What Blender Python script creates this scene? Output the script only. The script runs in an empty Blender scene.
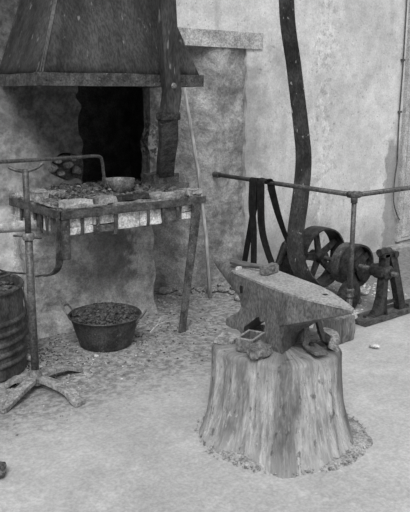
import bpy, bmesh, math, random
from mathutils import Vector, Matrix, noise
random.seed(7)
S = bpy.context.scene
COL = S.collection
PI = math.pi

# ------------------------------------------------------------------ materials
def lin(s):
    return s / 12.92 if s <= 0.04045 else ((s + 0.055) / 1.055) ** 2.4

class NT:
    def __init__(self, name):
        self.m = bpy.data.materials.new(name); self.m.use_nodes = True
        self.t = self.m.node_tree; self.t.nodes.clear()
        self.out = self.n('ShaderNodeOutputMaterial'); self.b = self.n('ShaderNodeBsdfPrincipled')
        self.l(self.b.outputs[0], self.out.inputs[0])
        self.tc = self.n('ShaderNodeTexCoord').outputs['Object']
    def n(self, k): return self.t.nodes.new(k)
    def l(self, a, b): self.t.links.new(a, b)
    def put(self, sock, v):
        if isinstance(v, (int, float)): sock.default_value = v
        elif isinstance(v, (tuple, list)): sock.default_value = v
        else: self.l(v, sock)
    def math(self, op, a, b=0.0, c=None, clamp=False):
        n = self.n('ShaderNodeMath'); n.operation = op; n.use_clamp = clamp
        self.put(n.inputs[0], a); self.put(n.inputs[1], b)
        if c is not None: self.put(n.inputs[2], c)
        return n.outputs[0]
    def mapc(self, scale=(1, 1, 1), loc=(0, 0, 0)):
        n = self.n('ShaderNodeMapping'); self.l(self.tc, n.inputs[0])
        n.inputs['Scale'].default_value = scale; n.inputs['Location'].default_value = loc
        return n.outputs[0]
    def noise(self, scale, detail=6, rough=.6, sc=(1, 1, 1), loc=(0, 0, 0), dist=0):
        n = self.n('ShaderNodeTexNoise'); self.l(self.mapc(sc, loc), n.inputs['Vector'])
        n.inputs['Scale'].default_value = scale; n.inputs['Detail'].default_value = detail
        n.inputs['Roughness'].default_value = rough; n.inputs['Distortion'].default_value = dist
        return n.outputs[0]
    def voro(self, scale, feature='F1', sc=(1, 1, 1)):
        n = self.n('ShaderNodeTexVoronoi'); n.feature = feature; self.l(self.mapc(sc), n.inputs['Vector'])
        n.inputs['Scale'].default_value = scale
        return n.outputs[0]
    def rng(self, v, a, b, c=0., d=1., smooth=True):
        n = self.n('ShaderNodeMapRange'); n.interpolation_type = 'SMOOTHSTEP' if smooth else 'LINEAR'
        self.put(n.inputs[0], v); self.put(n.inputs[1], a); self.put(n.inputs[2], b)
        self.put(n.inputs[3], c); self.put(n.inputs[4], d)
        return n.outputs[0]
    def mix(self, f, a, b):
        n = self.n('ShaderNodeMix'); n.data_type = 'FLOAT'
        self.put(n.inputs[0], f); self.put(n.inputs[2], a); self.put(n.inputs[3], b)
        return n.outputs[0]
    def xyz(self):
        n = self.n('ShaderNodeSeparateXYZ'); self.l(self.tc, n.inputs[0]); return n.outputs
    def finish(self, g, rough=.8, metal=0., bumps=()):
        n = self.n('ShaderNodeCombineColor')
        g = self.math('MAXIMUM', g, 0.004)
        for i in range(3): self.l(g, n.inputs[i])
        self.l(n.outputs[0], self.b.inputs['Base Color'])
        self.put(self.b.inputs['Roughness'], rough); self.b.inputs['Metallic'].default_value = metal
        self.b.inputs['Specular IOR Level'].default_value = .2
        prev = None
        for h, s, d in bumps:
            bn = self.n('ShaderNodeBump'); bn.inputs['Strength'].default_value = s; bn.inputs['Distance'].default_value = d
            self.l(h, bn.inputs['Height'])
            if prev is not None: self.l(prev, bn.inputs['Normal'])
            prev = bn.outputs[0]
        if prev is not None: self.l(prev, self.b.inputs['Normal'])
        return self.m

def simple(name, lo, hi, scale=12, rough=.75, metal=0., bump=.5, dist=.003, sc=(1, 1, 1), speck=0.0, fine=90):
    t = NT(name)
    a = t.noise(scale, 7, .68, sc); f = t.rng(a, .33, .68)
    g = t.mix(f, lin(lo), lin(hi))
    b = t.noise(fine, 4, .6, sc)
    g = t.math('MULTIPLY', g, t.rng(b, .36, .64, .66, 1.28))
    if speck:
        s = t.rng(t.noise(scale * 4.3, 3, .5, sc, (3, 1, 2)), .66, .72); g = t.mix(t.math('MULTIPLY', s, speck), g, lin(.75))
    return t.finish(g, rough, metal, ((a, bump, dist), (b, bump * .7, dist * .35)))

M = {}
M['hood'] = simple('sooty sheet iron', .17, .30, 6, .55, .15, .35, .004, (1, 1, .28), .25)
M['rim'] = simple('rusty iron band', .20, .35, 16, .7, .1, .6, .003, speck=.35)
M['iron'] = simple('dark forged iron', .15, .28, 22, .55, .2, .5, .002)
M['iron2'] = simple('worn grey iron', .38, .52, 25, .55, .25, .5, .002)
M['anvil'] = simple('worn anvil steel', .36, .50, 18, .5, .2, .4, .003, (1, 1, .5), .1, 110)
M['face'] = simple('polished anvil face', .58, .70, 9, .45, .3, .2, .0015, speck=.2)
M['tube'] = simple('painted grey tube', .27, .40, 30, .5, .25, .35, .001)
M['foot'] = simple('flaking stand foot', .42, .62, 20, .8, .0, .6, .003)
M['belt'] = simple('black leather belt', .10, .17, 20, .6, 0, .3, .001)
M['belt2'] = simple('dusty leather belt', .15, .27, 10, .7, 0, .3, .002, (1, 1, .5), .5)
M['coal'] = simple('coal and clinker', .18, .46, 35, .75, 0, .8, .004, speck=.3)
M['char'] = simple('charcoal', .12, .34, 45, .7, 0, .8, .003, speck=.5)
M['ash'] = simple('grey ash and grit', .34, .60, 30, .95, 0, .7, .004, speck=.2)
M['stone'] = simple('rubble stone', .42, .66, 18, .9, 0, .7, .005)
M['pale'] = simple('pale plaster crumbs', .66, .86, 18, .9, 0, .5, .004)
M['brick'] = simple('sooty pale brick', .56, .90, 14, .9, 0, .7, .004, speck=.3)
M['brickd'] = simple('scorched brick', .26, .44, 16, .9, 0, .7, .004)
M['slab'] = simple('worn hearth slab', .36, .60, 9, .92, 0, .9, .006, speck=.35)
M['drum'] = simple('rusty steel drum', .22, .36, 12, .65, .2, .4, .002, (1, 1, .5))
M['basin'] = simple('stained zinc basin', .20, .33, 10, .6, .2, .3, .002, speck=.3)
M['pole'] = simple('weathered wooden pole', .58, .74, 20, .85, 0, .4, .002, (1, 1, .1))
M['handle'] = simple('greasy wooden handle', .30, .42, 25, .6, 0, .3, .001, (1, .15, 1))
M['wood'] = simple('weathered wood block', .28, .50, 14, .85, 0, .8, .004, (1, 1, .12))
M['legiron'] = simple('rusted flat iron', .22, .38, 16, .75, .1, .5, .002, speck=.3)
M['lintel'] = simple('pale cement lintel', .56, .74, 7, .95, 0, .5, .004)
M['door'] = simple('dusty painted door', .62, .72, 6, .8, 0, .3, .002)
M['trim'] = simple('grey painted frame', .58, .72, 10, .8, 0, .3, .002)
M['ladle'] = simple('ladle iron', .38, .62, 18, .5, .3, .4, .002)

def wall_mat():
    t = NT('stained limewash plaster'); X, Y, Z = t.xyz()
    n1 = t.noise(1.6, 8, .62); n2 = t.noise(7, 7, .65, loc=(4, 0, 2)); n3 = t.noise(60, 5, .7); n4 = t.noise(22, 6, .7, loc=(0, 5, 0))
    base = t.mix(t.rng(n1, .32, .68), lin(.74), lin(.83))
    base = t.math('MULTIPLY', base, t.rng(n2, .25, .7, .86, 1.08))
    # vertical runs of damp and of white lime
    st = t.noise(5.5, 6, .6, (1, 1, .12), (2, 0, 0))
    base = t.math('MULTIPLY', base, t.rng(st, .55, .75, 1., .80))
    wx = t.math('ADD', X, t.rng(n2, 0, 1, -.25, .25))
    col = t.math('MULTIPLY', t.rng(wx, 2.85, 2.98), t.rng(wx, 3.08, 3.22, 1, 0))
    fl = t.math('MULTIPLY', col, t.rng(t.noise(13, 8, .7, (1, 1, .45), (0, 5, 3)), .54, .58))
    base = t.mix(t.math('MULTIPLY', fl, .55), base, lin(.92))
    base = t.mix(t.math('MULTIPLY', t.math('MULTIPLY', col, t.rng(n4, .47, .42)), .35), base, lin(.48))
    # old grey render on the left part of the big wall
    wz = t.math('ADD', Z, t.rng(n1, 0, 1, -.5, .5))
    old = t.rng(t.math('ADD', X, t.rng(n2, 0, 1, -.22, .22)), 2.42, 2.12)
    old = t.math('MULTIPLY', old, t.rng(wz, 2.05, 1.75))
    base = t.mix(t.math('MULTIPLY', old, .55), base, lin(.52))
    blot = t.math('MULTIPLY', t.rng(t.noise(3.2, 5, .6, (1, 1, .6), (7, 0, 3)), .55, .68), t.rng(X, 3.0, 2.3))
    base = t.mix(t.math('MULTIPLY', blot, .35), base, lin(.48))
    # rough brown coat round the hearth, lower and darker to the left
    left = t.rng(wx, 1.36, 1.2)
    base = t.mix(left, base, t.math('MULTIPLY', t.mix(t.rng(n2, .3, .7), lin(.46), lin(.66)), t.rng(n4, .3, .7, .78, 1.18)))
    pl = t.math('MULTIPLY', t.rng(wx, .16, .02), t.rng(t.math('ADD', Z, t.rng(n2, 0, 1, -.04, .04)), .86, .82))
    base = t.mix(t.math('MULTIPLY', pl, .9), base, lin(.78))
    # darker towards the foot of the wall
    foot = t.rng(wz, .42, .02); base = t.math('MULTIPLY', base, t.mix(foot, 1., .74))
    # soot mark over the hearth opening: a wedge that narrows downwards
    ex = t.math('ADD', X, t.rng(n2, 0, 1, -.16, .16))
    lim = t.rng(Z, 1.02, 1.62, .42, -.06, False)
    s1 = t.rng(t.math('SUBTRACT', ex, lim), -.05, .09)
    s1 = t.math('MULTIPLY', s1, t.rng(ex, 1.36, 1.22)); s1 = t.math('MULTIPLY', s1, t.rng(t.math('ADD', Z, t.rng(n2, 0, 1, -.12, .12)), 1.0, 1.16))
    s1 = t.math('MULTIPLY', s1, t.rng(n4, .25, .6, 1., .78))
    base = t.mix(t.math('MULTIPLY', s1, .9), base, lin(.20))
    # bare lighter edge right of the opening
    ed = t.math('MULTIPLY', t.rng(ex, 1.10, 1.14), t.rng(ex, 1.2, 1.16)); ed = t.math('MULTIPLY', ed, t.rng(Z, 1.55, 1.2))
    base = t.mix(t.math('MULTIPLY', ed, t.rng(n4, .42, .55)), base, lin(.66))
    # peeled strip beside the door
    pe = t.math('MULTIPLY', t.rng(t.math('ADD', X, t.rng(n2, 0, 1, -.1, .1)), 3.96, 4.0), t.rng(wz, 1.35, 1.2))
    base = t.mix(t.math('MULTIPLY', pe, .7), base, lin(.50))
    # fine scratches and pits
    cr = t.rng(t.voro(2.2, 'DISTANCE_TO_EDGE', (1, 1, .8)), .0, .006, 1, 0)
    cr = t.math('MULTIPLY', cr, t.rng(n2, .5, .6)); base = t.mix(t.math('MULTIPLY', cr, .12), base, lin(.90))
    base = t.math('MULTIPLY', base, t.rng(n3, .36, .64, .88, 1.08)); base = t.math('MULTIPLY', base, t.rng(n4, .36, .64, .93, 1.04))
    pit = t.rng(t.noise(34, 3, .6, loc=(1, 7, 1)), .36, .30); base = t.mix(t.math('MULTIPLY', pit, .45), base, lin(.35))
    return t.finish(base, .93, 0, ((n2, .4, .014), (n4, .45, .008), (n3, .35, .003)))
M['wall'] = wall_mat()

def rough_wall(name, lo, hi, soot=False):
    t = NT(name); X, Y, Z = t.xyz()
    n2 = t.noise(6, 8, .66); n3 = t.noise(26, 6, .7, loc=(3, 3, 3)); n4 = t.noise(80, 4, .7)
    g = t.mix(t.rng(n2, .28, .72), lin(lo), lin(hi))
    g = t.math('MULTIPLY', g, t.rng(n3, .3, .7, .76, 1.18))
    g = t.mix(t.math('MULTIPLY', t.rng(n3, .62, .7), .35), g, lin(.75))
    g = t.math('MULTIPLY', g, t.rng(n4, .36, .64, .78, 1.15))
    if soot:  # darkens an upright band of the face, fading out towards the floor
        wx = t.math('ADD', X, t.rng(n2, 0, 1, -.2, .2))
        d = t.math('MULTIPLY', t.rng(wx, .42, .56), t.rng(wx, .84, .74)); d = t.math('MULTIPLY', d, t.rng(Z, .12, .4))
        g = t.mix(t.math('MULTIPLY', d, .6), g, lin(.24))
    return t.finish(g, .95, 0, ((n2, .8, .03), (n3, .8, .012), (n4, .5, .003)))
M['recess'] = rough_wall('rough old render', .46, .70)
M['pillar'] = rough_wall('patched hearth masonry', .50, .80, True)
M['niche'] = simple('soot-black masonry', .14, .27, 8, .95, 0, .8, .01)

def floor_mat():
    t = NT('worn concrete floor'); X, Y, Z = t.xyz()
    n1 = t.noise(1.3, 8, .6); n2 = t.noise(6, 8, .66, loc=(2, 2, 0)); n3 = t.noise(70, 5, .7); n4 = t.noise(24, 6, .7)
    g = t.mix(t.rng(n1, .3, .7), lin(.65), lin(.73))
    g = t.math('MULTIPLY', g, t.rng(n2, .3, .7, .92, 1.05))
    # trodden dirt and coal dust in front of the hearth
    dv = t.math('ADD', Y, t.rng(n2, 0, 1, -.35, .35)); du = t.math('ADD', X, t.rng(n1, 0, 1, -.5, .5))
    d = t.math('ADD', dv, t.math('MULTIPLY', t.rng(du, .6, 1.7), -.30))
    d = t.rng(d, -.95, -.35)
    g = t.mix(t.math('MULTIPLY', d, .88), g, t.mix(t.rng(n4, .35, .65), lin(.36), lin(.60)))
    # pale washed patches right of the hearth
    g = t.mix(t.math('MULTIPLY', t.rng(n2, .56, .66), .25), g, lin(.78))
    # the machine's corner: darker floor behind the rail
    m = t.math('MULTIPLY', t.rng(X, 1.6, 1.75), t.rng(t.math('ADD', Y, t.rng(n2, 0, 1, -.1, .1)), -.78, -.66))
    g = t.mix(t.math('MULTIPLY', m, .55), g, lin(.42))
    sp = t.rng(t.noise(38, 2, .5, loc=(9, 9, 0)), .70, .74)
    g = t.mix(t.math('MULTIPLY', sp, .4), g, lin(.82))
    g = t.math('MULTIPLY', g, t.rng(n3, .36, .64, .86, 1.09)); g = t.math('MULTIPLY', g, t.rng(n4, .36, .64, .92, 1.05))
    return t.finish(g, .9, 0, ((n2, .25, .01), (n4, .3, .004), (n3, .3, .0015)))
M['floor'] = floor_mat()

def stump_mat():
    t = NT('debarked weathered stump'); X, Y, Z = t.xyz()
    a = t.n('ShaderNodeMath'); a.operation = 'ARCTAN2'; t.l(Y, a.inputs[0]); t.l(X, a.inputs[1]); ang = a.outputs[0]
    cb = t.n('ShaderNodeCombineXYZ'); t.l(ang, cb.inputs[0]); t.l(t.math('MULTIPLY', Z, .55), cb.inputs[1])
    def nz(s, d, o=0.):
        n = t.n('ShaderNodeTexNoise'); mp = t.n('ShaderNodeMapping'); t.l(cb.outputs[0], mp.inputs[0]); mp.inputs['Location'].default_value = (o, o, 0)
        t.l(mp.outputs[0], n.inputs['Vector']); n.inputs['Scale'].default_value = s; n.inputs['Detail'].default_value = d; n.inputs['Roughness'].default_value = .68
        return n.outputs[0]
    b = nz(2.6, 8, 5.); f = nz(9, 8, 2.); v = nz(34, 4, 1.)
    g = t.mix(t.rng(b, .34, .64), lin(.50), lin(.72))
    g = t.math('MULTIPLY', g, t.rng(f, .34, .62, .66, 1.14))
    g = t.math('MULTIPLY', g, t.rng(v, .3, .7, .80, 1.15))
    h_ = nz(17, 5, 8.)
    ck = t.math('MULTIPLY', t.rng(t.math('ABSOLUTE', t.math('SUBTRACT', h_, .5)), .012, .0), t.rng(b, .42, .55)); g = t.mix(t.math('MULTIPLY', ck, .7), g, lin(.22))
    spk = t.rng(t.noise(55, 4, .65, (1, 1, .5)), .60, .68); g = t.mix(t.math('MULTIPLY', spk, .35), g, lin(.85))
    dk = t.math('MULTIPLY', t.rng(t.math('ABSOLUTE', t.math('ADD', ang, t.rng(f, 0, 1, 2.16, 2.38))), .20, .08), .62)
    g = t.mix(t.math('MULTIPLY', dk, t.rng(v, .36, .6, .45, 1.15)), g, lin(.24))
    right_shade = t.math('MULTIPLY', t.rng(t.math('ABSOLUTE', t.math('ADD', ang, 1.02)), .34, .2), .55)  # shaded right-hand side of the stump, painted into the wood colour
    g = t.mix(right_shade, g, lin(.28))
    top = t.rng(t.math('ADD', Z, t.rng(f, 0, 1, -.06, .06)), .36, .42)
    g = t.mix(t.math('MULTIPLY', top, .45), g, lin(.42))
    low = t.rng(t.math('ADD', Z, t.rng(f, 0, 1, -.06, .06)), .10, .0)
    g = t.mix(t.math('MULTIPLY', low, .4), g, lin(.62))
    pits = t.rng(t.noise(26, 4, .6, (1, 1, .6)), .40, .32)
    g = t.mix(t.math('MULTIPLY', pits, .6), g, lin(.22))
    return t.finish(g, .88, 0, ((b, .5, .02), (f, .8, .012), (v, .6, .004)))
M['stump'] = stump_mat()

# ------------------------------------------------------------------ mesh helpers
def link(name, bm, mat, parent=None, smooth=False, bev=0.0):
    if bev:
        bmesh.ops.bevel(bm, geom=[e for e in bm.edges if len(e.link_faces) == 2 and e.calc_face_angle(0) > .5], offset=bev, segments=2, affect='EDGES', clamp_overlap=True)
    bmesh.ops.recalc_face_normals(bm, faces=bm.faces[:])
    me = bpy.data.meshes.new(name); bm.to_mesh(me); bm.free()
    if smooth:
        for p in me.polygons: p.use_smooth = True
    me.materials.append(mat)
    o = bpy.data.objects.new(name, me); COL.objects.link(o)
    if parent is not None: o.parent = parent
    if smooth == 'auto':
        me.set_sharp_from_angle(angle=math.radians(38))
    return o
def tag(o, label, cat, group=None, kind=None):
    o['label'] = label; o['category'] = cat
    if group: o['group'] = group
    if kind: o['kind'] = kind
    return o
def thing(name, label, cat, loc=(0, 0, 0), rz=0., group=None):
    o = bpy.data.objects.new(name, None); COL.objects.link(o); o.location = loc; o.rotation_euler = (0, 0, rz)
    o.empty_display_size = .05
    return tag(o, label, cat, group)
def lab(o, s): o['label'] = s; return o
def struct(o, label=None, cat=None):
    o['kind'] = 'structure'
    if label: o['label'] = label; o['category'] = cat
    return o
def BM(): return bmesh.new()
def xf(bm, vs, m):
    bmesh.ops.transform(bm, matrix=m, verts=vs)
def box(bm, x0, x1, y0, y1, z0, z1, m=None):
    r = bmesh.ops.create_cube(bm, size=1)['verts']
    xf(bm, r, Matrix.Translation(((x0 + x1) / 2, (y0 + y1) / 2, (z0 + z1) / 2)) @ Matrix.Diagonal((x1 - x0, y1 - y0, z1 - z0, 1)))
    if m is not None: xf(bm, r, m)
    return r
def smooth_path(pts, n=6):
    P = [Vector(p) for p in pts]; out = []
    for i in range(len(P) - 1):
        a = P[max(i - 1, 0)]; b = P[i]; c = P[i + 1]; d = P[min(i + 2, len(P) - 1)]
        for k in range(n):
            t = k / n
            out.append(.5 * ((2 * b) + (c - a) * t + (2 * a - 5 * b + 4 * c - d) * t * t + (3 * b - a - 3 * c + d) * t ** 3))
    out.append(P[-1]); return out
def tube(bm, pts, r, seg=12, cap=True):
    P = [Vector(p) for p in pts]; n = len(P)
    R = r if isinstance(r, (list, tuple)) else [r] * n
    T = [(P[min(i + 1, n - 1)] - P[max(i - 1, 0)]).normalized() for i in range(n)]
    up = Vector((0, 0, 1)) if abs(T[0].z) < .9 else Vector((1, 0, 0))
    a = T[0].cross(up).normalized(); rings = []
    for i in range(n):
        a = (a - T[i] * a.dot(T[i])).normalized(); b = T[i].cross(a)
        rings.append([bm.verts.new(P[i] + (a * math.cos(2 * PI * k / seg) + b * math.sin(2 * PI * k / seg)) * R[i]) for k in range(seg)])
    for i in range(n - 1):
        for k in range(seg):
            bm.faces.new((rings[i][k], rings[i][(k + 1) % seg], rings[i + 1][(k + 1) % seg], rings[i + 1][k]))
    if cap: bm.faces.new(rings[0]); bm.faces.new(rings[-1][::-1])
def band(bm, pts, W, wid, th, n=None):
    """flat strap along pts; W = width direction(s)."""
    P = [Vector(p) for p in pts]; k = len(P); rows = []
    for i in range(k):
        T = (P[min(i + 1, k - 1)] - P[max(i - 1, 0)]).normalized()
        w = Vector(W[i] if isinstance(W, list) else W); w = (w - T * w.dot(T)).normalized(); nn = T.cross(w)
        h = (wid[i] if isinstance(wid, list) else wid) / 2; t = th / 2
        rows.append([bm.verts.new(P[i] + w * a * h + nn * b * t) for a, b in ((-1, -1), (1, -1), (1, 1), (-1, 1))])
    for i in range(k - 1):
        for j in range(4):
            bm.faces.new((rows[i][j], rows[i][(j + 1) % 4], rows[i + 1][(j + 1) % 4], rows[i + 1][j]))
    bm.faces.new(rows[0]); bm.faces.new(rows[-1][::-1])
def lathe(bm, prof, seg=48, m=None, closed=False):
    """profile (r,z) about Z."""
    rings = []
    for r, z in prof:
        if r < 1e-5: rings.append([bm.verts.new((0, 0, z))])
        else: rings.append([bm.verts.new((r * math.cos(2 * PI * k / seg), r * math.sin(2 * PI * k / seg), z)) for k in range(seg)])
    N = len(rings); prs = [(i, i + 1) for i in range(N - 1)] + ([(N - 1, 0)] if closed else [])
    for i, j in prs:
        A, B = rings[i], rings[j]
        for k in range(seg):
            q = (k + 1) % seg
            if len(A) == 1 and len(B) == 1: continue
            if len(A) == 1: bm.faces.new((A[0], B[k], B[q]))
            elif len(B) == 1: bm.faces.new((A[k], A[q], B[0]))
            else: bm.faces.new((A[k], A[q], B[q], B[k]))
    vs = [v for r in rings for v in r]
    if m is not None: xf(bm, vs, m)
    return vs
def prism(bm, poly, y0, y1, m=None):
    """poly in XZ extruded along Y."""
    a = [bm.verts.new((x, y0, z)) for x, z in poly]; b = [bm.verts.new((x, y1, z)) for x, z in poly]; n = len(poly)
    bm.faces.new(a); bm.faces.new(b[::-1])
    for i in range(n): bm.faces.new((a[i], a[(i + 1) % n], b[(i + 1) % n], b[i]))
    if m is not None: xf(bm, a + b, m)
def rough(bm, amp, freq, seed=0, verts=None):
    bm.normal_update(); off = Vector((seed * 7.3, seed * 3.1, seed * 1.7))
    for v in (verts or bm.verts[:]):
        v.co += v.normal * amp * noise.fractal(v.co * freq + off, .8, 2.1, 4)
def subd(bm, n=2):
    bmesh.ops.subdivide_edges(bm, edges=bm.edges[:], cuts=n, use_grid_fill=True)
def rockbm(bm, c, s, sd=2, seed=None, ang=None, jag=.35):
    seed = random.random() * 99 if seed is None else seed
    vs = bmesh.ops.create_icosphere(bm, subdivisions=sd, radius=1)['verts']
    o = Vector((seed, seed * .7, -seed))
    for v in vs: v.co *= 1 + jag * noise.noise(v.co * 1.3 + o) + jag * .5 * noise.noise(v.co * 3 + o)
    m = Matrix.Translation(c) @ Matrix.Rotation(random.random() * 6.3 if ang is None else ang, 4, 'Z') @ Matrix.Rotation(random.uniform(-.4, .4), 4, 'X') @ Matrix.Diagonal((s[0], s[1], s[2], 1))
    xf(bm, vs, m)
def RY(a): return Matrix.Rotation(a, 4, 'Y')
def RX(a): return Matrix.Rotation(a, 4, 'X')
def RZ(a): return Matrix.Rotation(a, 4, 'Z')
def TR(*a): return Matrix.Translation(a)
ALONG_Y = RX(-PI / 2)            # lathe axis Z -> +Y
fb = noise.fractal

# ------------------------------------------------------------------ setting
def floor():
    bm = BM(); x0, x1, y0, y1 = -3.2, 6.2, -4.6, 1.6; nx, ny = 188, 124
    V = [[None] * (ny + 1) for _ in range(nx + 1)]
    for i in range(nx + 1):
        for j in range(ny + 1):
            x = x0 + (x1 - x0) * i / nx; y = y0 + (y1 - y0) * j / ny
            V[i][j] = bm.verts.new((x, y, .004 * fb(Vector((x * 1.5, y * 1.5, 0)), .8, 2, 4) - .004))
    for i in range(nx):
        for j in range(ny): bm.faces.new((V[i][j], V[i + 1][j], V[i + 1][j + 1], V[i][j + 1]))
    o = link('floor', bm, M['floor'], smooth=True); struct(o)
floor()

def main_wall():
    bm = BM(); d = .02; x0, z0 = -2.6, -.02; nx, nz = 385, 170; V = {}
    def skip(x, z):
        n = .035 * fb(Vector((x * 7, 0, z * 7)), .7, 2, 4); n2 = .012 * fb(Vector((x * 9, 3, z * 9)), .7, 2, 3)
        if .55 + n - max(0, .0) < x < 1.135 + n * .6 and .84 < z < 1.72: return True
        if .30 < x < .60 and ((x - .45) / .14) ** 2 + ((z - 1.085) / .10) ** 2 + n * 16 < 1: return True   # knocked-out hollow left of the opening
        if .98 < x < 2.09 + n2 and z < .84: return True
        if 1.33 + n2 < x < 2.09 + n2 and z < 1.95: return True
        return False
    def vt(i, j):
        if (i, j) not in V:
            x = x0 + i * d; z = z0 + j * d
            y = .75 + .006 * fb(Vector((x * 2.2, 0, z * 2.2)), .7, 2, 4)
            if x < 1.33: y += .014 * fb(Vector((x * 6, 5, z * 6)), .7, 2, 5) + .006
            V[(i, j)] = bm.verts.new((x, y, z))
        return V[(i, j)]
    for i in range(nx):
        for j in range(nz):
            if not skip(x0 + (i + .5) * d, z0 + (j + .5) * d):
                bm.faces.new((vt(i, j), vt(i + 1, j), vt(i + 1, j + 1), vt(i, j + 1)))
    ed = [e for e in bm.edges if len(e.link_faces) == 1]
    inner = [e for e in ed if all(x0 + .05 < v.co.x < x0 + nx * d - .05 and v.co.z < z0 + nz * d - .05 and v.co.z > 0.0 for v in e.verts)]
    iv = list({v for e in inner for v in e.verts if v.co.z > .03})
    for _ in range(5):
        new = {}
        for v in iv:
            nb = [e.other_vert(v).co for e in v.link_edges if len(e.link_faces) == 1]
            if len(nb) == 2: new[v] = v.co * .5 + (nb[0] + nb[1]) * .25
        for v, c_ in new.items(): v.co = c_
    r = bmesh.ops.extrude_edge_only(bm, edges=inner)
    for v in [g for g in r['geom'] if isinstance(g, bmesh.types.BMVert)]:
        v.co.y += .10 + .03 * noise.noise(v.co * 6)
    o = link('wall_back', bm, M['wall'], smooth='auto'); struct(o)
main_wall()

def recess():
    bm = BM()
    P = smooth_path([(2.16, .79, 0), (1.95, .765, 0), (1.72, .755, 0), (1.52, .88, 0), (1.34, 1.02, 0), (1.1, 1.12, 0), (.8, 1.14, 0)], 12)
    nz = 100; rows = []
    for p in P:
        rows.append([bm.verts.new((p.x, p.y + .02 * fb(Vector((p.x * 5, 1, z * 2.0 / nz * 5)), .7, 2, 5), z * 2.0 / nz - .03)) for z in range(nz + 1)])
    for a, b in zip(rows, rows[1:]):
        for k in range(nz):
            if b[k].co.x > 1.31 or b[k + 1].co.z < .84: bm.faces.new((a[k], b[k], b[k + 1], a[k + 1]))
    bmesh.ops.delete(bm, geom=[v for v in bm.verts if not v.link_faces], context='VERTS')
    o = link('wall_recess', bm, M['recess'], smooth=True); struct(o)
    # solid chimney masonry beside and behind the hearth opening
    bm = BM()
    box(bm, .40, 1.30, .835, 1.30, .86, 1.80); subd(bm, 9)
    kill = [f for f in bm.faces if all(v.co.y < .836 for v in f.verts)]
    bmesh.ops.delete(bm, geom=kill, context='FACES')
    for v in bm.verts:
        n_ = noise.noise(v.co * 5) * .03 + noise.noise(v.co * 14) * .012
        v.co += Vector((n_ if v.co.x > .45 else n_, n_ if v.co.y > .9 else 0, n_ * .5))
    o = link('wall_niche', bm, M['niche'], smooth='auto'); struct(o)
    bm = BM(); box(bm, .27, .585, .805, .86, .92, 1.16); subd(bm, 9); rough(bm, .03, 16, 4)
    o = link('wall_rubble_core', bm, M['brickd'], smooth='auto'); o.name = 'trim_5'; struct(o)
    bm = BM(); box(bm, .3, 1.34, .78, 1.2, .74, .90); subd(bm, 5); rough(bm, .01, 6)
    o = link('wall_niche_sill', bm, M['coal'], smooth='auto'); o.name = 'trim_2'; struct(o)
    bm = BM(); box(bm, 1.22, 2.256, .738, 1.25, 1.93, 2.055); subd(bm, 4); rough(bm, .004, 6)
    o = link('trim_1', bm, M['lintel'], smooth='auto'); struct(o)
    # low plaster plinth at the left
    bm = BM(); box(bm, -2.6, -.02, .56, .76, 0, .40); subd(bm, 6); rough(bm, .01, 5)
    o = link('trim_3', bm, M['recess'], smooth='auto'); struct(o)
    # stone sill under the door and low step
    bm = BM(); box(bm, 4.0, 5.0, .60, .76, -.02, .035); subd(bm, 4); rough(bm, .006, 5)
    o = link('trim_4', bm, M['recess'], smooth='auto'); struct(o)
recess()

def door():
    d = bpy.data.objects.new('door_1', None); COL.objects.link(d); struct(d)
    bm = BM(); box(bm, 4.20, 4.27, .715, .76, .06, 2.6); link('door_frame', bm, M['trim'], d, bev=.006)
    bm = BM(); box(bm, 4.27, 5.05, .735, .765, .06, 2.6)
    for k in range(5): box(bm, 4.29 + k * .15, 4.42 + k * .15, .726, .737, .1, 2.55)
    link('door_panel', bm, M['door'], d, bev=.003)
    bm = BM(); tube(bm, smooth_path([(4.13, .73, 2.6), (4.135, .73, 1.9), (4.125, .73, 1.3), (4.14, .73, .9)], 8), .007, 8)
    tube(bm, smooth_path([(4.14, .73, .9), (4.10, .72, .72), (4.10, .715, .5), (4.16, .71, .36), (4.2, .70, .3)], 8), .006, 8)
    for z in (1.9, 1.4): box(bm, 4.115, 4.155, .72, .75, z - .01, z + .01)
    o = link('wall_cable', bm, M['tube']); tag(o, 'thin grey cable clipped down the wall beside the door frame, curling at its lower end', 'cable')
door()

# ------------------------------------------------------------------ forge
def pillar():
    bm = BM(); box(bm, .0, .97, .5, .8, -.02, .8); subd(bm, 14); 
    for v in bm.verts:
        if v.co.z < .12 and v.co.y < .6: v.co.y -= (.12 - v.co.z) * .35
    rough(bm, .035, 3.2, 2); rough(bm, .008, 11, 3)
    return bm
F = thing('forge', 'stone-topped blacksmith forge on a masonry pillar with splayed iron legs', 'forge', (0, 0, 0))
link('masonry_pillar', pillar(), M['pillar'], F, 'auto')
bm = BM(); box(bm, .015, 1.075, .012, .76, .862, .925); subd(bm, 16)
for v in bm.verts:
    if v.co.x > 1.0 and v.co.y < .1: v.co.x -= .02 * (1 - v.co.y / .1)
rough(bm, .03, 6, 5); rough(bm, .010, 22, 6)
link('hearth_slab', bm, M['slab'], F, 'auto')
bm = BM()
box(bm, -.012, 1.06, -.012, .0, .865, .908); box(bm, -.012, .0, -.012, .72, .865, .908)
box(bm, -.012, 1.06, -.012, .04, .860, .868); box(bm, -.012, .04, -.012, .72, .86, .868)
link('edge_frame', bm, M['legiron'], F, bev=.002)
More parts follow.
